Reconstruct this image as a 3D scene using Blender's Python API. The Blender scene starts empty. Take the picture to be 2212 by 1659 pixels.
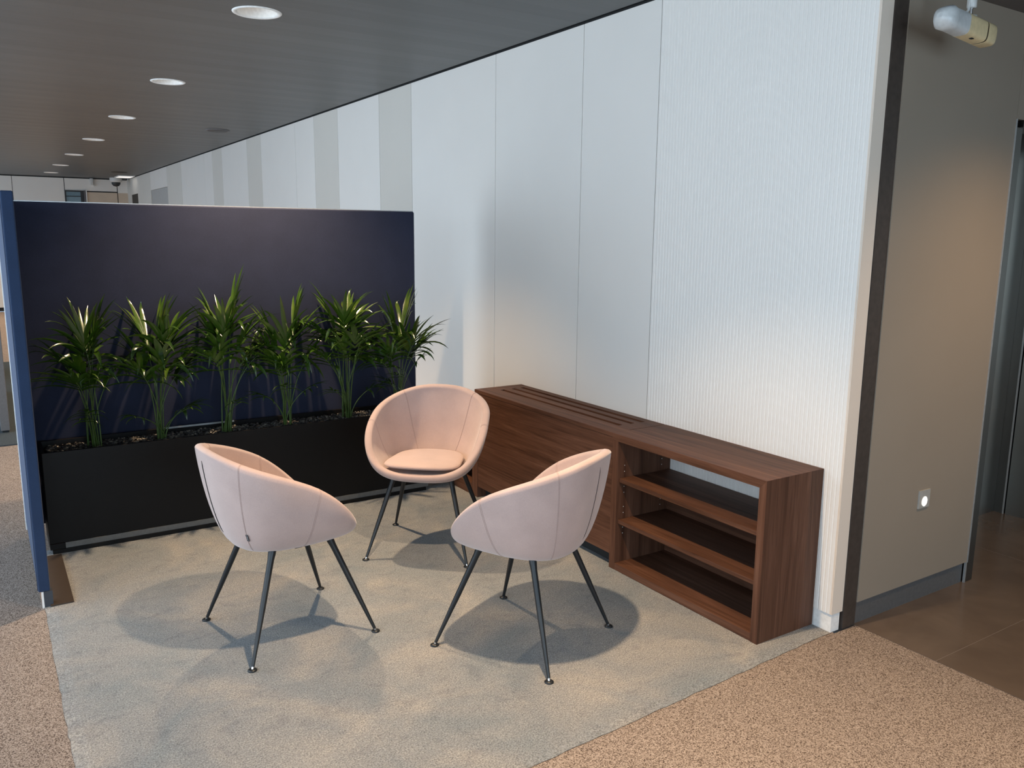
import bpy, math, random
from mathutils import Vector, Matrix
R = math.radians
PI = math.pi
rnd = random.Random(7)
sc = bpy.context.scene
C = sc.collection

# ---------------------------------------------------------------- camera
def make_camera():
    cam = bpy.data.cameras.new('camera')
    o = bpy.data.objects.new('camera', cam)
    C.objects.link(o)
    cam.sensor_fit = 'HORIZONTAL'
    cam.sensor_width = 36.0
    cam.lens = 1777.75 / 2212 * 36.0
    cam.clip_start = 0.05
    cam.clip_end = 100
    f = Vector((0.53292705, 0.82763183, -0.17610884))
    r = Vector((0.8416593, -0.53992419, 0.00956544))
    u = Vector((0.08716876, 0.15332132, 0.98432422))
    m = Matrix(((r.x, u.x, -f.x, -2.83497), (r.y, u.y, -f.y, -2.04014), (r.z, u.z, -f.z, 1.6), (0, 0, 0, 1)))
    o.matrix_world = m
    sc.camera = o
make_camera()

# ---------------------------------------------------------------- world, exposure
sc.view_settings.view_transform = 'Standard'
sc.view_settings.look = 'None'
sc.view_settings.gamma = 1
sc.view_settings.use_curve_mapping = False
sc.view_settings.exposure = 0.0
w = bpy.data.worlds.new('world')
sc.world = w
w.use_nodes = True
w.node_tree.nodes['Background'].inputs[0].default_value = (0.55, 0.75, 1.0, 1)
w.node_tree.nodes['Background'].inputs[1].default_value = 1.0

def area(name, loc, size, energy, col, rot):
    l = bpy.data.lights.new(name, 'AREA')
    l.shape = 'RECTANGLE'
    l.size, l.size_y = size
    l.energy = energy
    l.color = col
    o = bpy.data.objects.new(name, l)
    o.location = loc
    o.rotation_euler = rot
    C.objects.link(o)
    return o

DAY = (0.77, 0.90, 1.0)
# daylight through the window band on the left and the glazed front behind the camera
area('left_daylight', (-4.72, .2, 1.4), (2.5, 11.2), 208, DAY, (0, -R(90), 0))
area('far_left_daylight', (-4.72, 11.7, 1.4), (2.5, 11.6), 100, DAY, (0, -R(90), 0))
area('left_floor_fill', (-4.72, 3.7, 1.25), (2.2, 3.2), 75, (0.80, 0.90, 1.0), (0, -R(90), 0))  # extra light added to brighten the left carpet and blue screen's outer side
area('front_daylight', (-2.3, -6.3, 1.5), (3.6, 2.4), 150, (0.64, 0.83, 1.0), (R(90), 0, 0))

LAMP = (1.0, 0.72, 0.45)
LAMP_POWER = 385

# ---------------------------------------------------------------- mesh helpers
class MB:
    def __init__(s):
        s.v = []; s.f = []; s.m = []; s.sm = []
    def add(s, vs, fs, mi=0, smooth=False):
        b = len(s.v)
        s.v += [tuple(v) for v in vs]
        for f in fs:
            s.f.append(tuple(b + i for i in f)); s.m.append(mi); s.sm.append(smooth)
    def box(s, x0, x1, y0, y1, z0, z1, mi=0):
        v = [(x, y, z) for x in (x0, x1) for y in (y0, y1) for z in (z0, z1)]
        s.add(v, [(0, 1, 3, 2), (4, 6, 7, 5), (0, 4, 5, 1), (2, 3, 7, 6), (0, 2, 6, 4), (1, 5, 7, 3)], mi)
        return s
    def tube(s, pts, rad, n=10, mi=0, caps=True, smooth=True):
        pts = [Vector(p) for p in pts]
        if not hasattr(rad, '__len__'): rad = [rad] * len(pts)
        rings = []
        prev = None
        for i, p in enumerate(pts):
            if i == 0: t = pts[1] - p
            elif i == len(pts) - 1: t = p - pts[i - 1]
            else: t = pts[i + 1] - pts[i - 1]
            t.normalize()
            if prev is None:
                a = Vector((0, 0, 1)) if abs(t.z) < .9 else Vector((1, 0, 0))
                nrm = t.cross(a).normalized()
            else:
                nrm = (prev - t * prev.dot(t)).normalized()
            prev = nrm
            bn = t.cross(nrm)
            rings.append([p + (nrm * math.cos(2 * PI * k / n) + bn * math.sin(2 * PI * k / n)) * rad[i] for k in range(n)])
        vs = [q for r in rings for q in r]
        fs = []
        for i in range(len(pts) - 1):
            for k in range(n):
                fs.append((i * n + k, i * n + (k + 1) % n, (i + 1) * n + (k + 1) % n, (i + 1) * n + k))
        s.add(vs, fs, mi, smooth)
        if caps:
            s.add(rings[0], [tuple(range(n))[::-1]], mi)
            s.add(rings[-1], [tuple(range(n))], mi)
        return s
    def lathe(s, c, prof, n=32, mi=0, axis='z', smooth=True):
        vs = []; fs = []
        for (r, h) in prof:
            for k in range(n):
                a = 2 * PI * k / n
                vs.append((c[0] + r * math.cos(a), c[1] + r * math.sin(a), c[2] + h))
        for i in range(len(prof) - 1):
            for k in range(n):
                fs.append((i * n + k, i * n + (k + 1) % n, (i + 1) * n + (k + 1) % n, (i + 1) * n + k))
        s.add(vs, fs, mi, smooth)
        return s
    def mesh(s, name, mats, off=(0, 0, 0)):
        me = bpy.data.meshes.new(name)
        me.from_pydata([(a - off[0], b - off[1], c - off[2]) for a, b, c in s.v], [], s.f)
        for m in mats: me.materials.append(m)
        for p, mi, sm in zip(me.polygons, s.m, s.sm):
            p.material_index = mi; p.use_smooth = sm
        me.update()
        return me
    def centre(s):
        xs, ys, zs = zip(*s.v)
        return Vector(((min(xs) + max(xs)) / 2, (min(ys) + max(ys)) / 2, min(zs)))

WORG = {}
def obj(name, mb, mats, parent=None, bevel=0, seg=2):
    if not isinstance(mats, (list, tuple)): mats = [mats]
    c = mb.centre()
    o = bpy.data.objects.new(name, mb.mesh(name, mats, c))
    C.objects.link(o)
    org = WORG.get(parent.name, Vector()) if parent else Vector()
    o.location = c - org
    if parent: o.parent = parent
    WORG[o.name] = c
    if bevel:
        b = o.modifiers.new('bevel', 'BEVEL'); b.width = bevel; b.segments = seg; b.limit_method = 'ANGLE'; b.angle_limit = R(40)
    return o

def tag(o, label=None, cat=None, group=None, kind=None):
    if label: o['label'] = label
    if cat: o['category'] = cat
    if group: o['group'] = group
    if kind: o['kind'] = kind
    return o

def thing(name, loc, label, cat, group=None):
    o = bpy.data.objects.new(name, None)
    o.empty_display_size = 0.1
    C.objects.link(o)
    o.location = loc
    WORG[o.name] = Vector(loc)
    return tag(o, label, cat, group)

def copy_tree(o, parent=None):
    c = o.copy()
    C.objects.link(c)
    if parent: c.parent = parent
    for ch in o.children: copy_tree(ch, c)
    return c

def struct(name, mb, mats, **k):
    return tag(obj(name, mb, mats, **k), kind='structure')

# ---------------------------------------------------------------- materials
def srgb(r, g, b):
    f = lambda c: (c / 255 / 12.92) if c / 255 <= .04045 else ((c / 255 + .055) / 1.055) ** 2.4
    return (f(r), f(g), f(b), 1)

class Mat:
    def __init__(s, name, col, rough=.5, metal=0, spec=.5):
        s.mat = bpy.data.materials.new(name)
        s.mat.use_nodes = True
        s.nt = s.mat.node_tree
        s.b = s.nt.nodes['Principled BSDF']
        s.b.inputs['Base Color'].default_value = col
        s.b.inputs['Roughness'].default_value = rough
        s.b.inputs['Metallic'].default_value = metal
        s.b.inputs['Specular IOR Level'].default_value = spec
        s._co = None
    def node(s, t, **k):
        n = s.nt.nodes.new(t)
        for a, v in k.items(): setattr(n, a, v)
        return n
    def link(s, a, b): s.nt.links.new(a, b)
    def coords(s, scale=(1, 1, 1), world=True, rot=(0, 0, 0)):
        if world: src = s.node('ShaderNodeNewGeometry').outputs['Position']
        else: src = s.node('ShaderNodeTexCoord').outputs['Object']
        m = s.node('ShaderNodeMapping')
        m.inputs['Scale'].default_value = scale
        m.inputs['Rotation'].default_value = rot
        s.link(src, m.inputs['Vector'])
        return m.outputs['Vector']
    def noise(s, co, scale, detail=4, rough=.5, dist=0):
        n = s.node('ShaderNodeTexNoise')
        n.inputs['Scale'].default_value = scale
        n.inputs['Detail'].default_value = detail
        n.inputs['Roughness'].default_value = rough
        n.inputs['Distortion'].default_value = dist
        s.link(co, n.inputs['Vector'])
        return n.outputs['Fac']
    def ramp(s, fac, stops):
        n = s.node('ShaderNodeValToRGB')
        e = n.color_ramp.elements
        e[0].position, e[0].color = stops[0]
        e[1].position, e[1].color = stops[-1]
        for p, c in stops[1:-1]:
            x = e.new(p); x.color = c
        s.link(fac, n.inputs['Fac'])
        return n.outputs['Color']
    def mix(s, a, b, fac, mode='MIX'):
        n = s.node('ShaderNodeMix', data_type='RGBA', blend_type=mode)
        for v, i in ((fac, 0), (a, 6), (b, 7)):
            if hasattr(v, 'default_value') or hasattr(v, 'is_linked'): s.link(v, n.inputs[i])
            else: n.inputs[i].default_value = v
        return n.outputs[2]
    def bump(s, h, strength=.3, dist=.002, prev=None):
        n = s.node('ShaderNodeBump')
        n.inputs['Strength'].default_value = strength
        n.inputs['Distance'].default_value = dist
        s.link(h, n.inputs['Height'])
        if prev is not None: s.link(prev, n.inputs['Normal'])
        s.link(n.outputs['Normal'], s.b.inputs['Normal'])
        return n.outputs['Normal']
    def color(s, c): s.link(c, s.b.inputs['Base Color'])

def simple(name, col, rough=.5, metal=0, spec=.5, nscale=60, namp=.08, bump=0):
    m = Mat(name, col, rough, metal, spec)
    co = m.coords(world=False)
    n = m.noise(co, nscale, 3)
    a = tuple(max(0, c * (1 - namp)) for c in col[:3]) + (1,)
    b = tuple(min(1, c * (1 + namp)) for c in col[:3]) + (1,)
    m.color(m.ramp(n, [(.3, a), (.7, b)]))
    if bump: m.bump(n, bump, .001)
    return m.mat

def mat_carpet():
    m = Mat('loop_carpet', (.3, .22, .18, 1), .95, spec=.15)
    co = m.coords()
    n1 = m.noise(co, 230, 3, .8)
    n2 = m.noise(co, 1.3, 2)
    c = m.ramp(n1, [(.36, (.035, .022, .018, 1)), (.45, (.185, .142, .116, 1)), (.53, (.385, .315, .265, 1)), (.70, (.54, .46, .40, 1))])
    c2 = m.mix(c, (.80, .82, .86, 1), m.ramp(n2, [(.35, (0, 0, 0, 1)), (.7, (.6, .6, .6, 1))]), 'MULTIPLY')
    m.color(c2)
    m.bump(n1, .8, .006)
    return m.mat

def mat_rug():
    m = Mat('plush_rug', (.3, .28, .26, 1), 1, spec=.1)
    co = m.coords()
    big = m.noise(co, 2.2, 3, .55, .6)
    scuff = m.noise(m.coords((1, 1.6, 1), rot=(0, 0, .6)), 7, 4, .6, 1.6)
    fine = m.noise(co, 190, 3, .75)
    c = m.ramp(big, [(.32, (.182, .210, .228, 1)), (.5, (.244, .252, .255, 1)), (.68, (.345, .322, .290, 1))])
    c = m.mix(c, m.ramp(scuff, [(.36, (.84, .84, .86, 1)), (.43, (.98, .98, .98, 1)), (.57, (1, 1, 1, 1)), (.68, (1.08, 1.07, 1.05, 1))]), 1.0, 'MULTIPLY')
    c = m.mix(c, m.ramp(fine, [(.36, (.36, .36, .36, 1)), (.64, (1.48, 1.48, 1.48, 1))]), .85, 'MULTIPLY')
    mid = m.noise(m.coords((1, 1.8, 1), rot=(0, 0, .3)), 75, 4, .75, .8)
    c = m.mix(c, m.ramp(mid, [(.36, (.74, .75, .77, 1)), (.5, (1, 1, 1, 1)), (.64, (1.16, 1.15, 1.13, 1))]), .8, 'MULTIPLY')
    line = m.noise(m.coords((1, 2.4, 1), rot=(0, 0, -.5)), 11, 5, .65, 2.2)
    c = m.mix(c, m.ramp(line, [(.485, (1, 1, 1, 1)), (.50, (.80, .80, .81, 1)), (.515, (1, 1, 1, 1))]), .8, 'MULTIPLY')
    m.color(c)
    n = m.bump(fine, .8, .006)
    m.bump(scuff, .22, .010, n)
    m.b.inputs['Sheen Weight'].default_value = .2
    m.b.inputs['Sheen Roughness'].default_value = .6
    return m.mat

def mat_wood(name, axis):
    m = Mat(name, (.1, .05, .03, 1), .52, spec=.22)
    s = {'x': (.9, 18, 18), 'y': (18, .9, 18), 'z': (18, 18, .9)}[axis]
    s2 = {'x': (4, 160, 160), 'y': (160, 4, 160), 'z': (160, 160, 4)}[axis]
    a = m.noise(m.coords(s), 1, 5, .62, 1.4)
    f = m.noise(m.coords(s2), 1, 3, .6)
    c = m.ramp(a, [(.30, (.052, .022, .0125, 1)), (.45, (.090, .040, .023, 1)), (.58, (.116, .053, .032, 1)), (.72, (.150, .074, .046, 1))])
    c = m.mix(c, m.ramp(f, [(.35, (.70, .68, .66, 1)), (.6, (1.08, 1.08, 1.08, 1))]), .7, 'MULTIPLY')
    m.color(c)
    m.bump(f, .25, .0006)
    return m.mat

def mat_fabric(name, a, b, sheen=.4, scale=900):
    m = Mat(name, a, .9, spec=.2)
    co = m.coords(world=False)
    f = m.noise(co, scale, 2, .6)
    l = m.noise(co, 9, 3)
    c = m.ramp(f, [(.35, a), (.65, b)])
    c = m.mix(c, m.ramp(l, [(.3, (.93, .93, .93, 1)), (.7, (1.05, 1.05, 1.05, 1))]), 1.0, 'MULTIPLY')
    m.color(c)
    m.bump(f, .25, .0006)
    m.b.inputs['Sheen Weight'].default_value = sheen
    m.b.inputs['Sheen Roughness'].default_value = .5
    return m.mat

def mat_ceiling():
    m = Mat('ceiling_planks', (.1, .1, .1, 1), .42, .0, .5)
    geo = m.node('ShaderNodeNewGeometry')
    sep = m.node('ShaderNodeSeparateXYZ')
    m.link(geo.outputs['Position'], sep.inputs[0])
    def math_(op, a, b=None):
        n = m.node('ShaderNodeMath', operation=op)
        for i, v in enumerate((a, b)):
            if v is None: continue
            if isinstance(v, (int, float)): n.inputs[i].default_value = v
            else: m.link(v, n.inputs[i])
        return n.outputs[0]
    y = math_('DIVIDE', math_('ADD', sep.outputs['Y'], 10.0), 0.30)
    fr = math_('FRACT', y)
    fl = math_('FLOOR', y)
    wn = m.node('ShaderNodeTexWhiteNoise', noise_dimensions='1D')
    m.link(fl, wn.inputs['W'])
    base = m.ramp(wn.outputs['Value'], [(0, (.060, .067, .071, 1)), (1, (.072, .079, .082, 1))])
    groove = m.ramp(fr, [(0, (.45, .45, .45, 1)), (.018, (1, 1, 1, 1))])
    m.color(m.mix(base, groove, 1.0, 'MULTIPLY'))
    # each plank is very slightly cupped
    cup = math_('ABSOLUTE', math_('SUBTRACT', fr, 0.5))
    nz = m.noise(m.coords((.6, 3, 1)), 1.5, 2)
    nn = m.bump(cup, .12, .03)
    m.bump(nz, .10, .03, nn)
    return m.mat

def mat_floor_polished():
    m = Mat('polished_floor', (.1, .07, .05, 1), .2, spec=.5)
    co = m.coords()
    n = m.noise(co, 3, 4, .6, .5)
    m.color(m.ramp(n, [(.3, (.088, .066, .052, 1)), (.7, (.128, .098, .078, 1))]))
    br = m.node('ShaderNodeTexBrick')
    return m.mat

def mat_emit(name, col, strength):
    m = Mat(name, (.8, .8, .8, 1), .5)
    m.b.inputs['Emission Color'].default_value = col
    m.b.inputs['Emission Strength'].default_value = strength
    return m.mat

def mat_leaf():
    m = Mat('palm_leaf', (.05, .12, .02, 1), .25, spec=.9)
    co = m.coords(world=False)
    n = m.noise(co, 5, 3)
    f = m.noise(m.coords((1, 1, 1), world=False), 60, 2)
    c = m.ramp(n, [(.3, (.013, .034, .003, 1)), (.55, (.030, .070, .005, 1)), (.78, (.095, .125, .012, 1))])
    m.color(c)
    m.bump(f, .2, .001)
    m.b.inputs['Transmission Weight'].default_value = 0
    m.b.inputs['Subsurface Weight'].default_value = 0
    return m.mat

def mat_steel(name, col, rough, axis='z'):
    m = Mat(name, col, rough, 1)
    s = {'z': (260, 260, .4), 'x': (.4, 260, 260)}[axis]
    n = m.noise(m.coords(s), 2, 3)
    m.link(m.ramp(n, [(.3, (rough * .93,) * 3 + (1,)), (.7, (rough * 1.08,) * 3 + (1,))]), m.b.inputs['Roughness'])
    return m.mat

M = {}
M['carpet'] = mat_carpet()
M['rug'] = mat_rug()
M['wood_y'] = mat_wood('walnut_along', 'y')
M['wood_z'] = mat_wood('walnut_upright', 'z')
M['wood_x'] = mat_wood('walnut_across', 'x')
M['fabric'] = mat_fabric('blush_wool', (.41, .300, .270, 1), (.53, .392, .355, 1))
M['seam'] = mat_fabric('blush_seam', (.33, .235, .21, 1), (.42, .305, .275, 1))
M['navy'] = mat_fabric('navy_felt', (.017, .021, .042, 1), (.027, .032, .060, 1), .08, 700)
M['blue'] = mat_fabric('blue_felt', (.016, .031, .070, 1), (.026, .048, .104, 1), .15, 700)
M['planter'] = simple('black_lacquer', (.0065, .0055, .005, 1), .45, 0, .2)
M['alu'] = simple('brushed_aluminium', (.42, .43, .43, 1), .4, .6)
M['plinth'] = simple('grey_plinth', (.15, .145, .135, 1), .5, .3)
M['black_metal'] = simple('black_powder_coat', (.013, .015, .017, 1), .38, .1, .5)
M['chrome'] = simple('chrome', (.75, .75, .75, 1), .12, 1)
M['white_panel'] = simple('white_lacquer_panel', (.78, .755, .715, 1), .45, 0, .45, 3, .01)
M['white_rib'] = simple('white_ribbed_panel', (.80, .775, .735, 1), .55, 0, .3, 3, .01)
M['beige_panel'] = simple('matt_beige_panel', (.65, .625, .575, 1), .7, 0, .2, 3, .01)
M['far_panel'] = simple('cream_panel', (.78, .755, .71, 1), .6, 0, .3, 3, .015)
M['far_wood'] = simple('pale_wood_panel', (.60, .49, .38, 1), .5, 0, .3, 6, .04)
M['dark_gap'] = simple('dark_gap', (.02, .02, .02, 1), .8)
M['wall_end'] = simple('wall_end_cream', (.74, .64, .54, 1), .5, 0, .3, 4, .01)
M['taupe'] = simple('taupe_panel', (.28, .235, .185, 1), .5, 0, .3, 2, .03)
M['dark_trim'] = simple('bronze_trim', (.066, .052, .044, 1), .42, .2, .4, 40, .15)
M['baseboard'] = simple('grey_metal_baseboard', (.17, .175, .18, 1), .38, .5)
M['ceiling'] = mat_ceiling()
M['lobby_ceiling'] = simple('lobby_ceiling', (.11, .10, .095, 1), .6)
M['polished'] = mat_floor_polished()
M['steel'] = simple('brushed_steel', (.36, .355, .33, 1), .30, 1, .5, 4, .03)
M['dark_steel'] = simple('dark_brushed_steel', (.15, .145, .135, 1), .34, 1, .5, 4, .03)
M['trim_white'] = simple('white_trim', (.82, .82, .80, 1), .4)
M['reflector'] = simple('white_reflector', (.80, .78, .74, 1), .35)
M['lamp_on'] = mat_emit('downlight_glow', (1.0, .72, .48, 1), .75)
M['nightlight'] = mat_emit('step_light_glow', (1.0, .97, .9, 1), 2.2)
M['leaf'] = mat_leaf()
M['stem'] = simple('palm_stem', (.060, .105, .022, 1), .4)
M['stone'] = simple('dark_gravel', (.040, .037, .035, 1), .38, 0, .6, 25, .5)
M['soil'] = simple('dark_soil', (.012, .010, .009, 1), .9)
M['black'] = simple('black_cloth', (.008, .007, .008, 1), .8)
M['white_mark'] = simple('white_print', (.55, .53, .54, 1), .8)
M['cream'] = simple('yellowed_cream_plastic', (.62, .50, .29, 1), .42)
M['frost'] = simple('frosted_plastic', (.52, .54, .54, 1), .3)
M['brown_band'] = simple('brown_band', (.035, .022, .010, 1), .4)
M['white_plastic'] = simple('white_plastic', (.6, .6, .58, 1), .4)
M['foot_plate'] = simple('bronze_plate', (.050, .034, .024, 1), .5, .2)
M['slate'] = simple('slate_metal', (.045, .052, .065, 1), .5, .2)
M['grey_slab'] = simple('grey_laminate', (.11, .11, .115, 1), .55)
M['blue_grey'] = simple('slate_carpet', (.05, .062, .07, 1), .95, 0, .1, 120, .3)
M['glass_dark'] = simple('blue_dark_glass', (.16, .25, .30, 1), .08, 0, .8)
M['frame_dark'] = simple('dark_window_frame', (.025, .028, .03, 1), .5)
M['outer_wall'] = simple('light_wall', (.55, .54, .52, 1), .8)

# ---------------------------------------------------------------- room shell
HC = 2.729
YC = 17.7
XB = .157          # where the carpet stops and the polished floor starts
fl = MB()
fl.box(-4.6, XB, -6.4, -.096, -.15, -.006)
fl.box(-4.6, .02, -.096, YC, -.15, -.006)
struct('floor', fl, M['carpet'])
fp = MB().box(XB, 4.2, -6.4, 4.2, -.15, -.004)
struct('floor', fp, M['polished'])
# fine joints in the polished floor
jt = MB()
jt.box(XB, 4.2, -.452, -.4495, -.004, -.0034)
jt.box(XB, 4.2, -1.352, -1.3495, -.004, -.0034)
jt.box(1.515, 1.5175, -6.4, .38, -.004, -.0034)
struct('trim_1', jt, simple('floor_joint', (.16, .13, .11, 1), .5))

LAMPS = [-4.64, -2.265, .11, 2.486, 4.861, 7.2, 9.57, 11.97, 14.28, 16.4]
LX = -1.51
ce = MB()
def cplane(x0, x1, y0, y1, z=HC):
    ce.add([(x0, y0, z), (x0, y1, z), (x1, y1, z), (x1, y0, z)], [(0, 1, 2, 3)])
cplane(-4.6, LX - .13, -6.4, YC)
cplane(LX + .13, -.022, -.10, YC)
cplane(LX + .13, .13, -6.4, -.10)
prev = -6.4
for ly in LAMPS:
    cplane(LX - .13, LX + .13, prev, ly - .13)
    prev = ly + .13
    n = 32
    vs = []; fs = []
    for k in range(n):
        a = 2 * PI * k / n
        c_, s_ = math.cos(a), math.sin(a)
        q = .13 / max(abs(c_), abs(s_))
        vs.append((LX + .102 * c_, ly + .102 * s_, HC)); vs.append((LX + q * c_, ly + q * s_, HC))
    for k in range(n):
        j = (k + 1) % n
        fs.append((2 * k, 2 * j, 2 * j + 1, 2 * k + 1))
    ce.add(vs, fs)
cplane(LX - .13, LX + .13, prev, YC)
struct('ceiling', ce, M['ceiling'])
struct('ceiling', MB().box(-4.6, .13, -6.4, YC, HC + .14, HC + .2), M['dark_gap'])
struct('ceiling', MB().box(XB + .001, 4.2, -6.4, 4.2, 2.548, 2.62), M['lobby_ceiling'])
struct('trim_2', MB().box(.13, XB, -6.4, -.11, 2.548, HC + .14), M['dark_trim'])

# white wall on the right: lacquered panels with open joints, two kinds of finish
wr = MB()
wr.box(.02, .07, -.07, YC, 0, HC + .14, 2)
JO = .0022
ZB = .076
panels = [(1.078, 1.683, 0), (1.683, 2.584, 0), (2.584, 3.797, 0), (3.797, 4.391, 1), (4.391, 5.313, 0), (5.313, 5.936, 1),
          (5.936, 6.504, 0), (6.504, 7.722, 0), (7.722, 8.303, 1), (8.303, 9.523, 0), (9.523, 10.05, 1), (10.05, 10.536, 0), (10.536, 12.128, 0), (12.128, 13.3, 1),
          (14.9, 16.39, 1), (17.2, 17.7, 1)]
for y0, y1, k in panels:
    wr.box(0, .019, y0 + JO, y1 - JO, ZB, HC - .008, k)
wr.box(0, .019, 13.3, 14.9 - JO, 2.39, HC - .008, 0)
wr.box(0, .019, 16.39, 17.2 - JO, 2.39, HC - .008, 1)
# ribbed bay at the near end
P = .02
y = 1.078 - JO
vs = []; fs = []
ys = []
while y > -.085 + .005:
    ys += [(y, 0), (y - .0125, 0), (y - .0150, .0018), (y - .0175, .0018)]
    y -= P
ys.append((-.085, 0))
for (yy, xx) in ys:
    vs.append((xx, yy, ZB)); vs.append((xx, yy, HC - .008))
for i in range(len(ys) - 1):
    fs.append((2 * i, 2 * i + 1, 2 * i + 3, 2 * i + 2))
wr.add(vs, fs, 3)
wr.box(.0025, .019, -.0845, 1.078 - JO, ZB, HC - .008, 3)
struct('wall_right', wr, [M['white_panel'], M['beige_panel'], M['dark_gap'], M['white_rib']])
struct('wall_end', MB().box(.0005, .072, -.088, -.070, ZB, HC - .008), M['wall_end'])
struct('baseboard_right', MB().box(.008, .019, -.083, YC, -.006, ZB).box(.0192, .062, -.083, -.0705, -.006, ZB), M['trim_white'])
struct('door_1', MB().box(.008, .0195, 13.31, 14.89, -.006, 2.385).box(.0, .008, 13.3, 13.36, -.006, 2.385), simple('grey_door', (.42, .42, .41, 1), .5))
struct('door_2', MB().box(.008, .0195, 16.40, 17.19, -.006, 2.385), simple('black_door', (.02, .02, .02, 1), .5))

# far wall
wb = MB()
wb.box(-4.6, .02, YC + .02, YC + .1, 0, HC + .14, 1)
for x0, x1 in ((-4.6, -3.95), (-3.95, -3.04), (-3.04, -2.128), (-2.128, -1.2)):
    wb.box(x0 + .005, x1 - .005, YC, YC + .02, .08, HC - .02)
wb.box(-1.2 + .008, -.2 - .008, YC, YC + .02, 2.464, HC - .02)
wb.box(-.2 + .008, 0, YC, YC + .02, 2.44, HC - .02)
wb.box(-.79, -.2 - .008, YC, YC + .02, .08, 2.44, 2)
wb.box(-.2 + .008, 0, YC, YC + .02, .08, 2.44, 2)
struct('wall_back', wb, [M['far_panel'], M['dark_gap'], M['far_wood']])
wn1 = struct('window_1', MB().box(-1.20, -.84, YC - .02, YC + .0, 2.435, 2.464).box(-1.20, -1.18, YC - .02, YC, .9, 2.435)
       .box(-.91, -.855, YC - .02, YC, .9, 2.435).box(-1.18, -.91, YC - .02, YC, .9, .95).box(-1.18, -.91, YC - .018, YC - .004, 2.335, 2.35)
       .box(-.85, -.81, YC - .03, YC, .9, 2.47, 1).box(-.81, -.792, YC - .03, YC, .9, 2.47, 2), [M['frame_dark'], M['grey_slab'], M['trim_white']])
obj('pane', MB().box(-1.18, -.91, YC - .008, YC - .002, .95, 2.435), M['glass_dark'], wn1)

# left wall: sill, header and piers with the window openings between them
wl = MB()
wl.box(-4.6, -4.45, -6.4, YC, 0, .12)
wl.box(-4.6, -4.45, -6.4, YC, 2.6, HC + .14)
yy = -6.4
while yy < YC:
    wl.box(-4.6, -4.45, yy, min(yy + .22, YC), .12, 2.6)
    yy += 2.35
struct('wall_left', wl, M['outer_wall'])
wf = MB()
wf.box(-4.6, 4.2, -4.6, -6.4, 2.6, HC + .14)
for x0, x1 in ((-4.6, -4.2), (-.4, 4.2)):
    wf.box(x0, x1, -4.6, -6.4, 0, 2.6)
wf.box(-4.2, -.4, -4.6, -6.4, 0, .12)
struct('wall_front', wf, M['outer_wall'])

# lift lobby on the right
TY = -.096
struct('trim_3', MB().box(.0745, XB, -.092, .0, -.004, 2.9), M['dark_trim'])
wt = MB()
wt.box(XB + .001, 1.000, TY, TY + .12, .097, 2.548)
struct('wall_lobby', wt, [M['taupe'], M['dark_gap']])
wt2 = MB()
wt2.box(1.003, 2.26, TY, TY + .12, 2.123, 2.548)
wt2.box(1.000, 1.003, TY + .003, TY + .12, 2.123, 2.548, 1)
struct('wall_header', wt2, [M['taupe'], M['dark_gap']])
struct('baseboard_lobby', MB().box(XB + .001, .985, TY + .010, TY + .11, -.004, .0965), M['baseboard'])
lf = thing('lift_portal', (1.03, TY, -.004), 'dark brushed steel lift portal cut off by the right edge of the photo', 'lift doorway')
obj('jamb', MB().box(1.004, 1.060, TY - .002, TY + .12, -.004, 2.09), M['dark_steel'], lf, bevel=.002)
obj('edge_strip', MB().box(.9995, 1.0035, TY - .005, TY + .005, .0965, 2.123).box(.989, .9985, TY - .004, TY + .005, -.004, .0965), M['alu'], lf)
obj('header', MB().box(1.061, 2.19, TY - .002, TY + .12, 2.094, 2.122), M['dark_steel'], lf)
struct('wall_recess', MB().box(1.06, 2.199, .39, .42, -.004, 2.54), M['steel'])
ld = thing('lift_door', (2.22, -.5, -.004), 'closed brushed steel lift door inside the recess at the right edge', 'lift door')
obj('corner_post', MB().box(2.2, 2.23, .335, .42, -.004, 2.54), M['dark_steel'], ld)
obj('post_edge', MB().box(2.192, 2.2, .330, .337, -.004, 2.10), M['alu'], ld)
obj('door', MB().box(2.205, 2.23, -1.5, .325, -.004, 2.08), M['steel'], ld)
obj('transom', MB().box(2.195, 2.255, -1.5, .325, 2.085, 2.10).box(2.195, 2.255, -1.5, .325, 2.115, 2.13).box(2.205, 2.255, -1.5, .325, 2.13, 2.54), M['steel'], ld)
lbt = thing('ceiling_downlight', (.78, -.95, 2.548), 'round downlight in the lower lobby ceiling, beyond the right edge', 'ceiling light')
obj('trim_ring', MB().lathe((.78, -.95, 2.548), [(.04, -.004), (.05, -.006), (.062, -.003), (.063, 0)], 32), M['trim_white'], lbt)
obj('lens', MB().lathe((.78, -.95, 2.548), [(.0001, -.003), (.04, -.004)], 32), M['lamp_on'], lbt)
l = bpy.data.lights.new('lobby_lamp', 'SPOT')
l.energy = 115; l.color = (1.0, .66, .36); l.spot_size = R(125); l.spot_blend = 1.0; l.shadow_soft_size = .04
lo_ = bpy.data.objects.new('lobby_lamp', l); C.objects.link(lo_); lo_.parent = lbt; lo_.location = (0, 0, -.02)
struct('wall_lift', MB().box(2.26, 2.4, -6.4, 4.0, 0, 2.548), M['taupe'])
struct('wall_shaft', MB().box(1.0, 2.26, .43, .6, 0, 2.548), M['taupe'])

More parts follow.
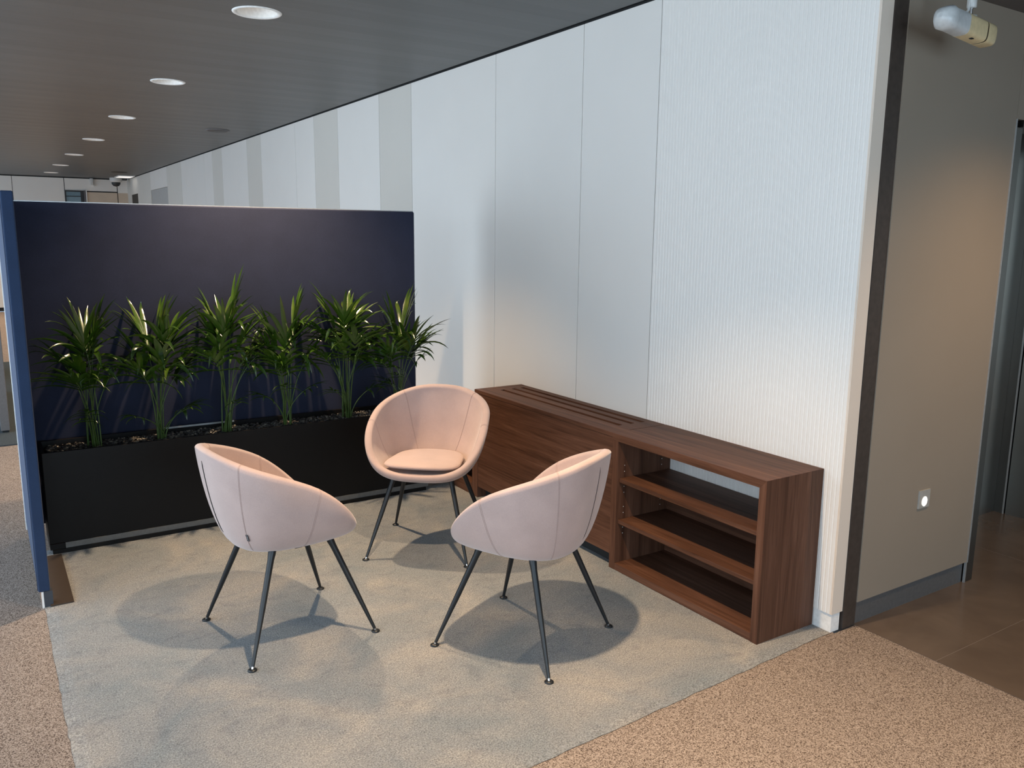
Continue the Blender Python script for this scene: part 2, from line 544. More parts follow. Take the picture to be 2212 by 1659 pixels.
# ---------------------------------------------------------------- downlights
def downlight(ly, label, lit=True):
    z = HC
    t = thing('ceiling_downlight', (LX, ly, z), label, 'ceiling light', 'downlights in a row along the dark ceiling')
    obj('trim_ring', MB().lathe((LX, ly, z), [(.101, .002), (.104, -.004), (.118, -.006), (.124, -.003), (.125, .0)], 40), M['trim_white'], t)
    obj('reflector', MB().lathe((LX, ly, z), [(.101, .0), (.092, .04), (.070, .085), (.045, .09)], 40), M['reflector'], t)
    obj('bulb', MB().lathe((LX, ly, z), [(.0001, .082), (.03, .083), (.05, .086), (.06, .09)], 32), M['lamp_on'], t)
    if lit:
        l = bpy.data.lights.new('downlight_lamp', 'SPOT')
        l.energy = LAMP_POWER; l.color = LAMP; l.spot_size = R(98); l.spot_blend = 1.0; l.shadow_soft_size = .035
        o = bpy.data.objects.new('downlight_lamp', l)
        C.objects.link(o)
        o.parent = t
        o.location = (0, 0, .028)
ords = ['behind the camera over the front carpet, farthest forward', 'behind the camera over the front carpet', 'over the near end of the rug',
        'largest and nearest white ring downlight in the ceiling, above the palms', 'second nearest downlight of the ceiling row', 'third nearest downlight of the ceiling row',
        'fourth nearest downlight of the ceiling row', 'fifth nearest downlight of the ceiling row', 'sixth nearest downlight, a thin sliver in the far ceiling',
        'farthest downlight of the row, just before the far wall']
for ly, s_ in zip(LAMPS, ords):
    lab = s_ if 'downlight' in s_ else 'round white ring downlight ' + s_
    downlight(ly, lab)
sp = thing('ceiling_speaker', (-.483, 7.67, HC), 'round dark flush speaker disc in the ceiling near the white wall', 'speaker')
obj('rim', MB().lathe((-.483, 7.67, HC), [(.10, 0), (.11, -.012), (.125, -.010), (.128, 0)], 32), M['grey_slab'], sp)
obj('grille', MB().lathe((-.483, 7.67, HC), [(.0001, -.010), (.09, -.010), (.102, -.004)], 32), M['frame_dark'], sp)
vt = MB().lathe((-.451, 15.4, HC), [(.0001, -.012), (.13, -.012), (.15, 0)], 28)
tag(obj('ceiling_speaker', vt, M['frame_dark']), 'tiny dark disc in the far ceiling near the corner', 'speaker')
lp = thing('light_panel', (-.2, 16.65, HC), 'rectangular white light panel in the far ceiling corner', 'ceiling light')
obj('frame', MB().box(-.34, -.04, 16.35, 16.95, HC - .015, HC), M['trim_white'], lp)
obj('diffuser', MB().box(-.32, -.06, 16.38, 16.92, HC - .018, HC - .015), mat_emit('panel_glow', (1, .98, .93, 1), .7), lp)
cd = thing('security_camera', (-.27, 17.3, HC), 'small white dome security camera with dark lens in the far corner', 'security camera')
obj('housing', MB().lathe((-.27, 17.3, HC), [(.12, 0), (.12, -.05), (.105, -.085), (.085, -.09)], 28), M['white_plastic'], cd)
obj('dome', MB().lathe((-.27, 17.3, HC - .088), [(.088, 0), (.082, -.04), (.055, -.075), (.0001, -.09)], 24), M['frame_dark'], cd)
sn = thing('wall_sensor', (-.68, 17.68, 2.6), 'small white box sensor high on the far wall', 'sensor')
obj('body', MB().box(-.72, -.66, 17.62, 17.70, 2.58, 2.72), M['white_plastic'], sn, bevel=.01)
obj('bracket', MB().box(-.655, -.635, 17.66, 17.70, 2.56, 2.71), M['white_plastic'], sn)

# step light in the taupe wall
nl = thing('step_light', (.577, TY, .483), 'square steel wall light plate with glowing oval in the taupe wall', 'wall light')
obj('plate', MB().box(.536, .618, TY - .006, TY + .001, .442, .524), simple('plate_grey', (.42, .41, .38, 1), .45, .2), nl, bevel=.001)
gl = MB()
vs = [(.577, TY - .0075, .472)]
for k in range(28):
    a = 2 * PI * k / 28
    vs.append((.577 + .020 * math.cos(a), TY - .0075, .472 + .022 * math.sin(a)))
gl.add(vs, [(0, k + 1, (k + 1) % 28 + 1) for k in range(28)])
obj('lens', gl, M['nightlight'], nl)

# ---------------------------------------------------------------- hanging fixture
def fixture():
    base = Vector((.185, -.30, 2.348))
    t = thing('hanging_sensor', base, 'cream and frosted capsule-shaped unit hanging from the lobby ceiling', 'ceiling fixture')
    ax = Vector((.225, 0, -.022)); ax.normalize()
    yv = Vector((0, 1, 0)); zv = ax.cross(yv) * -1
    zv = yv.cross(ax) * -1
    if zv.z < 0: zv = -zv
    def loft(st, mat, name, par, n=28, bev=None):
        vs = []; fs = []
        for (s, hw, hh, e) in st:
            for k in range(n):
                a = 2 * PI * k / n
                c_, s2 = math.cos(a), math.sin(a)
                X = math.copysign(abs(c_) ** e, c_) * hw
                Z = math.copysign(abs(s2) ** e, s2) * hh
                vs.append(base + ax * s + yv * X + zv * Z)
        for i in range(len(st) - 1):
            for k in range(n):
                fs.append((i * n + k, i * n + (k + 1) % n, (i + 1) * n + (k + 1) % n, (i + 1) * n + k))
        mb = MB(); mb.add(vs, fs, 0, True)
        mb.add(vs[:n], [tuple(range(n))]); mb.add(vs[-n:], [tuple(range(n))[::-1]])
        return obj(name, mb, mat, par)
    W, Hh = .034, .038
    loft([(-.168, .010, .009, .8), (-.163, .021, .020, .75), (-.152, .032, .030, .7), (-.132, .041, .039, .65), (-.105, W, Hh, .6), (-.030, W, Hh, .55)], M['frost'], 'diffuser', t)
    body = loft([(-.030, W, Hh, .5), (.083, W, Hh, .5)], M['cream'], 'body', t)
    loft([(.083, W * .985, Hh * .985, .5), (.091, W * .985, Hh * .985, .5)], M['brown_band'], 'band', t)
    loft([(.091, W, Hh, .5), (.142, W, Hh, .5), (.150, W * .93, Hh * .93, .55), (.153, W * .7, Hh * .7, .6)], M['cream'], 'end_cap', t)
    p = base + ax * .02 - zv * (Hh + .0005)
    dm = MB(); dm.box(p.x - .008, p.x + .008, p.y - .02, p.y - .01, p.z - .001, p.z + .002)
    obj('screw_hole', dm, M['black'], body)
    top = base + ax * .02 + zv * Hh
    cp = MB().lathe((top.x, top.y, top.z - .004), [(.022, 0), (.020, .008), (.010, .011), (.0001, .011)], 20)
    obj('mount', cp, M['white_plastic'], t)
    rod = MB().tube([top + Vector((0, 0, .005)), top + Vector((0, 0, .045))], .005, 8)
    obj('rod', rod, M['chrome'], t)
    slv = MB().lathe((top.x, top.y, top.z + .030), [(.0001, 0), (.015, 0), (.016, .004), (.016, .045), (.013, .050), (.013, 2.548 - top.z - .030)], 18)
    obj('hanger', slv, M['white_plastic'], t)
    cb = MB().tube([top + Vector((-.055, 0, -.002)), top + Vector((-.035, 0, .004)), top + Vector((-.018, 0, .022)), top + Vector((-.012, 0, .06)), (top.x - .012, top.y, 2.548)], .0045, 8)
    obj('cable', cb, M['white_plastic'], t)
fixture()

# ---------------------------------------------------------------- rug
rg = MB()
nx, ny = 60, 60
def rugpt(u, v):
    # near edge runs from (-2.73,-.20) to (.005,-.072); far edge at y 2.50; left edge follows the screen
    x = -2.722 + (2.722 + 0.006) * u
    y0 = -.085 - .048 * (-x)
    y = y0 + (2.6 - y0) * v
    return x, y
vs = []; fs = []
for i in range(nx + 1):
    for j in range(ny + 1):
        x, y = rugpt(i / nx, j / ny)
        e = min(i, nx - i, j, ny - j)
        wob = rnd.uniform(-.003, .003) if (i in (0, nx) or j in (0, ny)) else 0
        vs.append((x + wob, y + wob, -.004 if e == 0 else 0.0))
for i in range(nx):
    for j in range(ny):
        a = i * (ny + 1) + j
        fs.append((a, a + ny + 1, a + ny + 2, a + 1))
rg.add(vs, fs)
rg_o = obj('rug', rg, M['rug'])
tag(rg_o, 'large plush grey rug with scuff marks under the three pink chairs', 'rug')

# ---------------------------------------------------------------- low shelf and radiator cover
D = .345; Hs = .68; T = .035
L1 = .93; L2 = 2.2505
bk = thing('low_bookshelf', (-D / 2, L1 / 2, 0), 'low open walnut bookshelf with two shelves at the near end of the white wall', 'bookshelf')
def prism(poly, x0, x1):
    mb = MB()
    n = len(poly)
    mb.add([(x0, a, b) for a, b in poly] + [(x1, a, b) for a, b in poly],
           [tuple(range(n)), tuple(range(2 * n - 1, n - 1, -1))] + [(i, n + i, n + (i + 1) % n, (i + 1) % n) for i in range(n)])
    return mb
obj('top', prism([(.0004, Hs), (T + .0004, Hs - T), (L1, Hs - T), (L1, Hs)], -D, -.002), M['wood_y'], bk)
obj('side_panel', prism([(0, 0), (T, 0), (T, Hs - T), (0, Hs)], -D, -.002), M['wood_z'], bk)
ls = obj('side_panel', MB().box(-D, -.002, L1 - .043, L1 - .001, 0, Hs - T - .0005), M['wood_z'], bk, bevel=.001)
obj('bottom_panel', MB().box(-D, -.002, T + .0005, L1 - .0435, .001, T), M['wood_y'], bk, bevel=.001)
for zt in (.462, .255):
    obj('shelf', MB().box(-D + .012, -.004, T + .002, L1 - .045, zt - .020, zt), M['wood_y'], bk, bevel=.001)
obj('back_rail', MB().box(-.018, -.003, T + .002, L1 - .045, .256, .335), M['wood_y'], bk)
obj('back_rail', MB().box(-.018, -.003, T + .002, L1 - .045, .036, .115), M['wood_y'], bk)
ph = MB()
for zt in (.462, .255):
    for dz in (-.075, -.045, .03, .06):
        for xx in (-D + .045, -.06):
            yv = L1 - .0432
            ph.lathe((xx, 0, zt + dz), [(.0001, 0), (.0022, 0)], 10)
            # turn the little disc upright against the side panel
            for q in range(len(ph.v) - 20, len(ph.v)):
                a, b, c = ph.v[q]
                ph.v[q] = (a, yv, zt + dz + b)
obj('peg_hole', ph, M['trim_white'], ls)['kind'] = 'stuff'

rc = thing('radiator_cover', (-D / 2, (L1 + L2) / 2, 0), 'long walnut radiator cover with three slots in its top, between the two shelf units', 'radiator cover')
obj('front_panel', MB().box(-D + .002, -D + .022, L1 + .001, L2 - .040, .070, Hs - .022), M['wood_y'], rc, bevel=.001)
obj('end_panel', MB().box(-D, -.002, L2 - .038, L2, 0, Hs - .022), M['wood_z'], rc, bevel=.001)
tp = MB()
GX0, GY0, GY1 = -.235, .936, 2.212
tp.box(-D, GX0 - .001, L1 + .0005, L2, Hs - .021, Hs)
tp.box(GX0, -.002, GY1 + .001, L2, Hs - .021, Hs)
obj('top', tp, M['wood_y'], rc, bevel=.0008)
gr = MB()
sl = [(-.221, -.194), (-.142, -.115), (-.075, -.048)]
ya, yb = 1.035, 2.15
gr.box(GX0 + .001, -.003, GY0, ya, Hs - .020, Hs - .0005)
gr.box(GX0 + .001, -.003, yb, GY1, Hs - .020, Hs - .0005)
xs = [GX0 + .001] + [q for s_ in sl for q in s_] + [-.003]
for i in range(0, len(xs), 2):
    gr.box(xs[i], xs[i + 1], ya, yb, Hs - .020, Hs - .0005)
obj('vent_grille', gr, M['wood_y'], rc)
obj('radiator', MB().box(-.27, -.03, 1.0, 2.2, .16, .54), M['black_metal'], rc)
obj('toe_board', MB().box(-D + .06, -D + .075, L1 + .002, L2 - .04, 0, .075), M['dark_gap'], rc)

es = thing('end_shelf_unit', (-D / 2, 2.55, 0), 'small low walnut shelf unit glimpsed behind the middle chair beside the planter', 'shelf')
ES1 = 2.80; EH = .40
obj('side_panel', MB().box(-D, -.003, L2 + .001, L2 + .03, 0, EH), M['wood_z'], es, bevel=.001)
obj('side_panel', MB().box(-D, -.003, ES1 - .03, ES1, 0, EH), M['wood_z'], es, bevel=.001)
obj('bottom_panel', MB().box(-D, -.003, L2 + .031, ES1 - .031, 0, .075), M['wood_y'], es, bevel=.001)
obj('shelf', MB().box(-D + .01, -.004, L2 + .031, ES1 - .031, .20, .22), M['wood_y'], es)
obj('top', MB().box(-D, -.003, L2 + .031, ES1 - .031, EH - .03, EH), M['wood_y'], es)

# ---------------------------------------------------------------- screens and planter
PX0, PX1, PYF, PYB, PZ = -2.655, -.53, 2.525, 2.815, .522
sc1 = thing('acoustic_screen', (-1.58, 2.88, 0), 'wide dark navy acoustic screen standing behind the palms', 'screen')
obj('panel', MB().box(-2.688, -.448, 2.85, 2.905, .06, 1.752), M['navy'], sc1, bevel=.008, seg=3)
obj('edge_frame', MB().box(-.4475, -.443, 2.862, 2.893, .06, 1.745).box(-2.69, -.45, 2.862, 2.893, 1.7522, 1.7565), M['alu'], sc1)
for x in (-2.6, -.52):
    obj('foot', MB().box(x - .02, x + .02, 2.83, 2.93, -.004, .06), M['black_metal'], sc1)
sc2 = thing('acoustic_screen', (-2.718, 2.4, 0), 'blue acoustic screen seen edge-on at the left of the photo', 'screen')
obj('panel', MB().box(-2.7405, -2.6955, 1.86, 2.906, .068, 1.762), M['blue'], sc2, bevel=.006, seg=3)
obj('edge_strip', MB().box(-2.7435, -2.741, 1.8655, 1.872, .075, 1.755), M['blue'], sc2)
obj('side_rail', MB().box(-2.7445, -2.7385, 2.890, 2.912, .03, 1.757), M['trim_white'], sc2)
obj('foot', MB().box(-2.7215, -2.688, 1.862, 1.902, -.004, .068).box(-2.7305, -2.7225, 1.862, 1.870, -.006, .068, 1), [M['slate'], M['trim_white']], sc2)
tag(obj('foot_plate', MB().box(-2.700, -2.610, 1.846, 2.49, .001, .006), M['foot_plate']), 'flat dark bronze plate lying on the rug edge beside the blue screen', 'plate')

pt = thing('planter_box', ((PX0 + PX1) / 2, (PYF + PYB) / 2, 0), 'long black planter box in front of the navy screen', 'planter')
pb = MB()
th = .014
zb = .05
pb.box(PX0, PX1, PYF, PYF + th, zb, PZ)
pb.box(PX0, PX1, PYB - th, PYB, zb, PZ)
pb.box(PX0, PX0 + th, PYF + th, PYB - th, zb, PZ)
pb.box(PX1 - th, PX1, PYF + th, PYB - th, zb, PZ)
pb.box(PX0 + th, PX1 - th, PYF + th, PYB - th, zb, zb + .02)
obj('box', pb, M['planter'], pt, bevel=.0015)
obj('plinth', MB().box(PX0 + .01, PX1 - .02, PYF - .014, PYB - .02, 0, .020), M['planter'], pt)  # dark board stands in for the shadow in the recess below the strip
obj('plinth', MB().box(PX0, -2.588, PYF - .006, PYB - .02, .0205, zb - .0005), M['planter'], pt)
obj('kick_strip', MB().box(-2.586, PX1, PYF - .004, PYB - .02, .0205, zb - .0005), M['plinth'], pt)['label'] = 'grey metal strip'
obj('rim_strip', MB().box(PX0 + .6, PX0 + 1.0, PYB - th - .006, PYB - th - .001, PZ - .004, PZ + .006), M['alu'], pt)
tag(obj('soil', MB().box(PX0 + th + .001, PX1 - th - .001, PYF + th + .001, PYB - th - .007, .38, .483), M['soil']), 'dark potting soil filling the long planter box', 'soil', kind='stuff')

# gravel
ICO_V = []
ph_ = (1 + 5 ** .5) / 2
for a, b in ((1, ph_), (-1, ph_), (1, -ph_), (-1, -ph_)):
    ICO_V += [(0, a, b)]
ICO = [(-1, ph_, 0), (1, ph_, 0), (-1, -ph_, 0), (1, -ph_, 0), (0, -1, ph_), (0, 1, ph_), (0, -1, -ph_), (0, 1, -ph_), (ph_, 0, -1), (ph_, 0, 1), (-ph_, 0, -1), (-ph_, 0, 1)]
ICF = [(0, 11, 5), (0, 5, 1), (0, 1, 7), (0, 7, 10), (0, 10, 11), (1, 5, 9), (5, 11, 4), (11, 10, 2), (10, 7, 6), (7, 1, 8), (3, 9, 4), (3, 4, 2), (3, 2, 6), (3, 6, 8), (3, 8, 9), (4, 9, 5), (2, 4, 11), (6, 2, 10), (8, 6, 7), (9, 8, 1)]
gv = MB()
for k in range(3600):
    cx = rnd.uniform(PX0 + .03, PX1 - .03); cy = rnd.uniform(PYF + th + .012, PYB - th - .018)
    cz = .4895 + rnd.uniform(0, .012)
    r = rnd.uniform(.005, .0105)
    sx, sy, sz = rnd.uniform(.8, 1.3), rnd.uniform(.8, 1.3), rnd.uniform(.5, .8)
    a = rnd.uniform(0, PI)
    ca, sa = math.cos(a), math.sin(a)
    vs = []
    for (x, y, z) in ICO:
        x *= sx * r / 1.9 * rnd.uniform(.85, 1.15); y *= sy * r / 1.9 * rnd.uniform(.85, 1.15); z *= sz * r / 1.9
        vs.append((cx + x * ca - y * sa, cy + x * sa + y * ca, cz + z))
    gv.add(vs, ICF, 0 if rnd.random() < .74 else 1, False)
tag(obj('gravel', gv, [M['stone'], simple('pale_gravel', (.16, .145, .12, 1), .35, 0, .6)]), 'dark and pale gravel covering the soil of the planter', 'gravel', kind='stuff')

# ---------------------------------------------------------------- palms
UP = Vector((0, 0, 1))
def leaflet(mb, base, d, side, L, W, droop, rr):
    n = 8
    p = Vector(base); d = d.normalized()
    pts = []; 
    for i in range(n + 1):
        s = i / n
        pts.append((p.copy(), d.copy()))
        d = (d + Vector((0, 0, -1)) * droop * (.25 + s) / n * 2).normalized()
        p = p + d * (L / n)
    vs = []; fs = []
    for i, (q, dd) in enumerate(pts):
        s = i / n
        wv = dd.cross(side)
        if wv.length < .05: wv = dd.cross(Vector((1, 0, 0)))
        wv.normalize()
        nn = wv.cross(dd).normalized()
        wid = W * (math.sin(PI * min(1, (s * .92 + .08)) ** .75) ** .8 if s < 1 else 0.02)
        for e_ in (q + wv * wid + nn * wid * .35, q, q - wv * wid + nn * wid * .35):
            yy_ = min(e_.y, 2.838 - .0003 * i)
            if yy_ < 2.60: yy_ = 2.60 + (yy_ - 2.60) * .55
            vs.append(Vector((max(e_.x, -2.685 + .0001 * i), yy_, e_.z)))
    for i in range(n):
        a = 3 * i
        fs += [(a, a + 1, a + 4, a + 3), (a + 1, a + 2, a + 5, a + 4)]
    mb.add(vs, fs, 0, True)

def frond(plant, base, az, lean, h, nl, LL, rr, W=.0138, arch=1.0, rach=.26):
    mb = MB()
    dirh = Vector((math.cos(az), math.sin(az), 0))
    N = 16
    path = []
    for i in range(N + 1):
        s = i / N
        r = lean * (s ** 2.0)
        z = h * (s - .10 * arch * s ** 5)
        path.append(Vector(base) + dirh * r + UP * z + Vector((0, 0, 0)))
    mb.tube(path, [.0046 - .0032 * i / N for i in range(N + 1)], 6, 1, caps=False)
    sidev = dirh.cross(UP)
    def at(s):
        x = s * N; i = min(int(x), N - 1); t = x - i
        return path[i].lerp(path[i + 1], t), (path[i + 1] - path[i]).normalized()
    for k in range(nl):
        u = k / max(1, nl - 1)
        s = 1 - rach + rach * u
        p, t = at(min(s, .999))
        ang = R(72 - 58 * u) * rr.uniform(.85, 1.15)
        for sg in (-1, 1):
            if u > .97 and sg > 0: 
                pass
            d = t * math.cos(ang) + sidev * sg * math.sin(ang) + dirh * rr.uniform(-.08, .18) + UP * rr.uniform(-.05, .12)
            L = LL * (.62 + .38 * math.sin(PI * (.25 + .6 * u))) * rr.uniform(.82, 1.12)
            leaflet(mb, p, d, UP * .8 + t * .2 - dirh * .5, L, W * rr.uniform(.75, 1.3), rr.uniform(.35, 1.15) * (1.15 - .6 * u), rr)
    return obj('frond', mb, [M['leaf'], M['stem']], plant)

def palm(x, y, H, seed, label, nf=8, lean=.11, bias=0, top_az=None):
    rr = random.Random(seed)
    z0 = .488
    t = thing('potted_palm', (x, y, z0), label, 'palm', 'kentia palms in the planter')
    Ht = H - z0
    for k in range(nf):
        u = k / (nf - 1)
        az = (k * 2.399 + rr.uniform(-.4, .4)) if top_az is None or k else top_az
        hh = (Ht - .20) * (1.0 - .34 * u) * rr.uniform(.94, 1.04)
        ln = lean * (.35 + 1.1 * u) * rr.uniform(.7, 1.3)
        # the screen is close behind, so the fronds reach forward and sideways
        dx, dy = math.cos(az), math.sin(az) * .55
        if y + dy * (ln + .2) > 2.80: dy = -abs(dy)
        az2 = math.atan2(dy, dx)
        b = (x + rr.uniform(-.03, .03), y + rr.uniform(-.025, .025), z0)
        frond(t, b, az2, ln, hh, rr.choice((5, 6, 6)), rr.uniform(.27, .37) * (1 - .25 * u), rr, arch=rr.uniform(.6, 1.2), rach=.20 + .08 * rr.random())
    for k in range(4):
        az = rr.uniform(0, 2 * PI)
        if math.sin(az) > 0: az = -az
        b = (x + rr.uniform(-.02, .02), y - .02, z0)
        frond(t, b, az, rr.uniform(.10, .2), Ht * rr.uniform(.22, .55), 3, rr.uniform(.10, .16), rr, W=.008, rach=.15)
    return t
palm(-2.405, 2.66, 1.37, 11, 'kentia palm nearest the blue screen, leftmost in the planter')
palm(-2.075, 2.66, 1.35, 12, 'bushy kentia palm second from the left in the planter', 9)
palm(-1.735, 2.66, 1.45, 13, 'tallest kentia palm, third from the left, with an upright top leaf', 9)
palm(-1.39, 2.66, 1.34, 14, 'kentia palm in the middle of the planter, fourth from the left')
palm(-1.01, 2.66, 1.41, 15, 'wide kentia palm fifth from the left in the planter', 10, .15)
palm(-.665, 2.66, 1.30, 16, 'kentia palm at the right end of the planter, partly behind the middle chair', 8, .13)

# ---------------------------------------------------------------- chairs
SH = dict(xr=-.045, a=.2773, b=.3124, zr=.6537, s=.1317, e=-.1261, n=2.4125, q=-.0603, xb=-.0168, ab=.1646, bb=.1356, zb=.3947,
          p1=.8651, p2=1.6201, zq=.0424, pf=-.2079, nf=.5479, hf=.7461, abf=.028)
def rimpt(th):
    c, si = math.cos(th), math.sin(th)
    n = SH['n'] + SH['nf'] * max(0, -c)
    Cc = math.copysign(abs(c) ** (2 / n), c); Sg = math.copysign(abs(si) ** (2 / n), si)
    return Cc, Sg, c
def outer(th, t):
    Cc, Sg, c = rimpt(th)
    fr = max(0, -c)
    rx = SH['xr'] - SH['a'] * Cc; ry = SH['b'] * Sg * (1 + SH['e'] * c)
    rz = SH['zr'] + SH['s'] * Cc + SH['q'] * (Cc * Cc - .5) + SH['zq'] * Cc ** 3 - .020 * fr ** 1.5
    bx = SH['xb'] - (SH['ab'] + SH['abf'] * fr) * Cc; by = SH['bb'] * Sg
    g = math.sin(PI * t / 2) ** (SH['p1'] - SH['pf'] * fr) if t > 0 else 0
    h = 1 - max(0, math.cos(PI * t / 2)) ** (SH['p2'] - SH['hf'] * fr)
    return Vector((bx + (rx - bx) * g, by + (ry - by) * g, SH['zb'] + (rz - SH['zb']) * h))
TH = .036
def rim_frame(th):
    p = outer(th, 1)
    a = outer(th + .02, 1) - outer(th - .02, 1)
    a.z = 0; a.normalize()
    inn = Vector((a.y, -a.x, 0))
    if inn.dot(Vector((SH['xr'], 0, 0)) - Vector((p.x, p.y, 0))) < 0: inn = -inn
    return p, inn
def inner(th, t):
    p, inn = rim_frame(th)
    ri = p + inn * TH
    Cc, Sg, c = rimpt(th)
    sz = .420
    bx = .010 - .165 * Cc; by = .150 * Sg
    g = math.sin(PI * t / 2) ** .72 if t > 0 else 0
    h = 1 - max(0, math.cos(PI * t / 2)) ** 1.35
    g = .62 * g + .38 * t
    h = .62 * h + .38 * t
    zz = sz + (ri.z - sz) * h
    return Vector((bx + (ri.x - bx) * g, by + (ri.y - by) * g, zz))
def profile(th):
    pts = []
    NO = 14
    for i in range(NO + 1): pts.append(outer(th, i / NO * .97))
    p, inn = rim_frame(th)
    po = outer(th, .97)
    pi_ = inner(th, .95)
    mid = (po + pi_) / 2
    half = (po - pi_) / 2
    upv = Vector((0, 0, 1)) - half.normalized() * half.normalized().z
    upv.normalize()
    rr_ = .016
    for k in range(1, 8):
        a = PI * k / 8
        pts.append(mid + half * math.cos(a) + upv * (math.sin(a) * rr_ + 0))
    NI = 12
    for i in range(NI + 1): pts.append(inner(th, .95 * (1 - i / NI)))
    return pts
def make_chair():
    t = thing('armchair', (0, 0, 0), 'chair', 'chair', 'blush pink bucket armchairs on the rug')
    N = 112
    mb = MB()
    profs = [profile(2 * PI * k / N) for k in range(N)]
    n = len(profs[0])
    vs = [p for pr in profs for p in pr]
    fs = []
    for k in range(N):
        j = (k + 1) % N
        for i in range(n - 1):
            fs.append((k * n + i, j * n + i, j * n + i + 1, k * n + i + 1))
    b0 = len(vs); vs.append(Vector((0, 0, SH['zb'] - .004)))
    b1 = len(vs); vs.append(Vector((.01, 0, .418)))
    for k in range(N):
        j = (k + 1) % N
        fs.append((b0, j * n, k * n)); fs.append((b1, k * n + n - 1, j * n + n - 1))
    mb.add(vs, fs, 0, True)
    shell = obj('seat_shell', mb, M['fabric'], t)
    # seams, on both faces of the shell
    for sg, d0, d1, d2 in ((1, 38, 44, 27), (-1, 38, 44, 27), (1, 92, 98, 92), (-1, 92, 98, 92)):
        sm = MB()
        for off in (-.4, .4):
            pts = []
            for i in range(2, 34):
                if i <= 14: dg = d0 + (d1 - d0) * i / 14
                elif i < 22: dg = d1
                else: dg = d1 + (d2 - d1) * (i - 21) / 12
                pts.append(profile(R(sg * dg + off))[i])
            sm.tube(pts, .0008, 6, 0)
        obj('seam', sm, M['seam'], shell)
    # back opening: a slim dark slit with a raised lip
    so = MB()
    pts = [outer(R(0), u) + Vector((-.0005, 0, 0)) for u in [.30 + .55 * i / 14 for i in range(15)]]
    so.tube(pts, [.0005] + [.0022] * 13 + [.0005], 6, 0)
    obj('slit', so, M['black'], shell)
    so2 = MB()
    so2.tube([p + Vector((0, .0035, 0)) for p in pts], .0014, 6, 0)
    obj('slit_edge', so2, M['fabric'], shell)
    # cushion
    cu = MB()
    NC = 64; 
    def cpt(a, k):
        c, s = math.cos(a), math.sin(a)
        ex = .34 if c > 0 else .62
        X = math.copysign(abs(c) ** ex, c); Y = math.copysign(abs(s) ** (.80 if c < 0 else .80 - .38 * abs(c) ** .5), s)
        x = .012 + .186 * X
        wid = .183 * (1 + .10 * X)
        if X > 0: x += .016 * (1 - Y * Y) * X
        return x * k + .012 * (1 - k), wid * Y * k
    prof = [(0.0, .433), (.80, .437), (.95, .446), (.995, .451), (1.004, .4555), (1.0, .460), (.975, .4645), (.9, .4685), (.6, .4745), (0.0, .477)]
    vs = []; fs = []
    for (k, z) in prof:
        for i in range(NC):
            x, y = cpt(2 * PI * i / NC, k)
            vs.append((x, y, z + .014 + (.004 * x / .2)))
    for r in range(len(prof) - 1):
        for i in range(NC):
            j = (i + 1) % NC
            fs.append((r * NC + i, r * NC + j, (r + 1) * NC + j, (r + 1) * NC + i))
    cu.add(vs, fs, 0, True)
    cush = obj('seat_cushion', cu, M['fabric'], t)
    pp = MB()
    loop = [cpt(2 * PI * i / NC, 1.004) for i in range(NC + 1)]
    pp.tube([(x, y, .4695 + .02 * x) for x, y in loop], .0018, 6, 0, caps=False)
    obj('piping', pp, M['seam'], cush)
    # frame
    fr = MB()
    fr.box(-.10, .10, -.015, .015, .378, .394).box(-.015, .015, -.12, .12, .378, .394)
    for sx in (-1, 1):
        for sy in (-1, 1):
            fr.tube([(0, 0, .388), (sx * .088, sy * .108, .392)], .007, 8)
    obj('underframe', fr, M['black_metal'], t)
    for sx in (-1, 1):
        for sy in (-1, 1):
            a = Vector((sx * .118, sy * .146, .404)); b = Vector((sx * .2555, sy * .2555, .014))
            lg = MB()
            st = [0, .03, .055, .09, .5, 1]
            lg.tube([a.lerp(b, s) for s in st], [.0150, .0150, .0138, .0125, .0112, .0064], 14)
            lo = obj('leg', lg, M['black_metal'], t)
            gd = MB()
            gd.tube([b.lerp(a, .004), b + Vector((sx * .003, sy * .003, -.010))], .0055, 10, 1)
            gd.lathe((b.x + sx * .003, b.y + sy * .003, 0), [(.0001, .001), (.017, .001), (.0175, .004), (.011, .008), (.0001, .0085)], 20, 0)
            obj('glide', gd, [M['black_metal'], M['chrome']], lo)
    # little black woven tag sewn into the seam
    p = outer(R(-39), .31); p2 = outer(R(-39.2), .375)
    q = outer(R(-45), .31); q2 = outer(R(-45), .375)
    # side of the shell facing local -y
    s_dir = 1
    out = Vector((-.4, -.9, 0)).normalized() * .004
    d1 = (q - p).normalized() * .010; d2 = (q2 - p2).normalized() * .010
    v = [p + out * .4, p + d1 + out, p2 + d2 + out, p2 + out * .4]
    v2 = [x + out * .3 for x in v]
    tg = MB(); tg.add(v + v2, [(0, 1, 2, 3), (7, 6, 5, 4), (0, 4, 5, 1), (1, 5, 6, 2), (2, 6, 7, 3), (3, 7, 4, 0)])
    to = obj('tag', tg, M['black'], t)
    mk = MB()
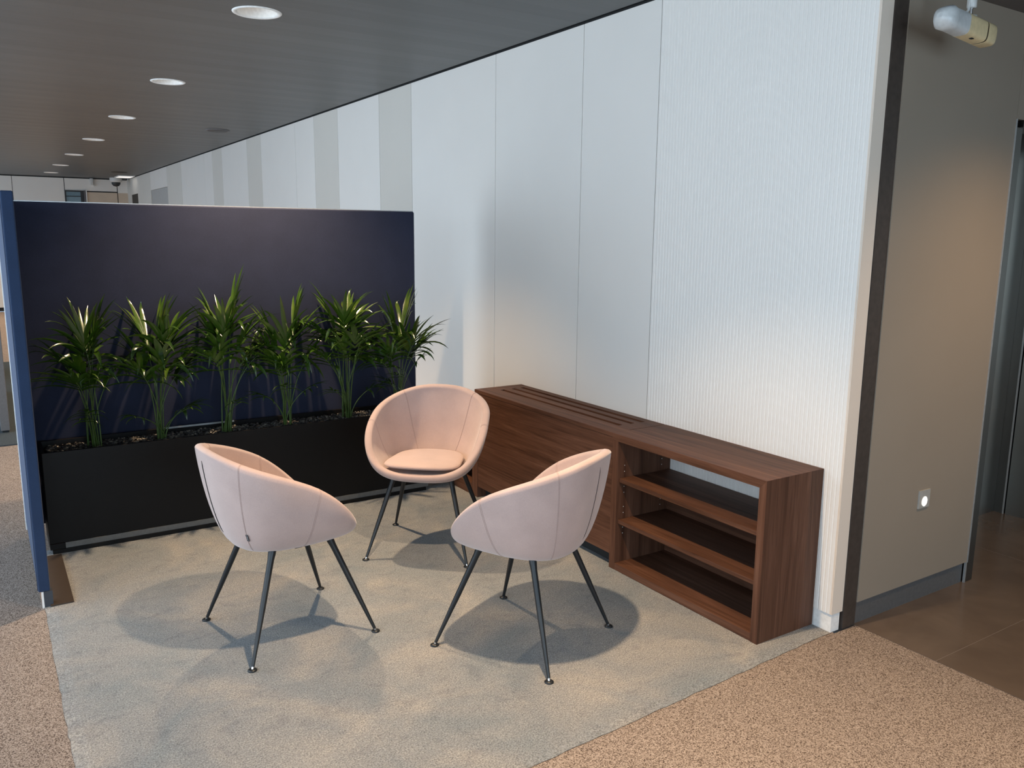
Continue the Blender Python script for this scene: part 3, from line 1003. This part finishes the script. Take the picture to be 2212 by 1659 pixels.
    def on(u, w_): 
        a0 = v2[0].lerp(v2[1], u); a1 = v2[3].lerp(v2[2], u)
        return a0.lerp(a1, w_) + out * .08
    for pl_ in ([(.3, .93), (.62, .90), (.62, .80)], [(.32, .74), (.6, .74), (.6, .60), (.34, .60), (.32, .74)], [(.28, .52), (.6, .52)], [(.32, .44), (.6, .42), (.55, .30), (.30, .28)], [(.34, .22), (.62, .20), (.62, .12), (.8, .08)]):
        mk.tube([on(a_, b_) for a_, b_ in pl_], .00045, 5, 0)
    obj('print', mk, M['white_mark'], to)
    return t
ch = make_chair()
def put(o, x, y, a, dx, dy, da, label):
    o.location = (x + dx, y + dy, 0)
    o.rotation_euler = (0, 0, R(a) + da)
    o['label'] = label
chL = ch
chR = copy_tree(ch)
chB = copy_tree(ch)
put(chL, -1.867, 1.133, 7.4, -.0089, .0028, -.0329, 'blush pink bucket armchair on the left, seen from behind with a black tag')
put(chR, -1.093, .544, 113.9, -.0036, .0079, .0376, 'blush pink bucket armchair on the right, turned away in front of the bookshelf')
put(chB, -.965, 1.653, 230.3, -.0017, .0008, -.0285, 'blush pink bucket armchair facing the camera, its loose seat cushion in view')

# ---------------------------------------------------------------- things beyond the blue screen
fg = thing('grey_divider', (-2.77, 6.6, 0), 'tall grey divider glimpsed left of the blue screen', 'divider')
obj('panel', MB().box(-2.80, -2.735, 5.6, 7.6, .02, 1.28), M['grey_slab'], fg, bevel=.004)
obj('foot', MB().box(-2.79, -2.745, 5.62, 5.75, .0045, .02), M['black_metal'], fg)
bn = thing('wooden_bench', (-3.2, 9.2, 0), 'wooden bench edge glimpsed at the far left behind the screen', 'bench')
obj('seat', MB().box(-4.2, -2.76, 8.4, 9.4, .26, .42), M['far_wood'], bn, bevel=.004)
obj('base', MB().box(-4.1, -2.85, 8.5, 9.3, .0045, .26), M['grey_slab'], bn)
tag(obj('rug', MB().box(-4.4, -2.5, 5.15, 9.9, -.005, .004), M['blue_grey']), 'dark slate rug lying beyond the blue screen at the far left', 'rug')
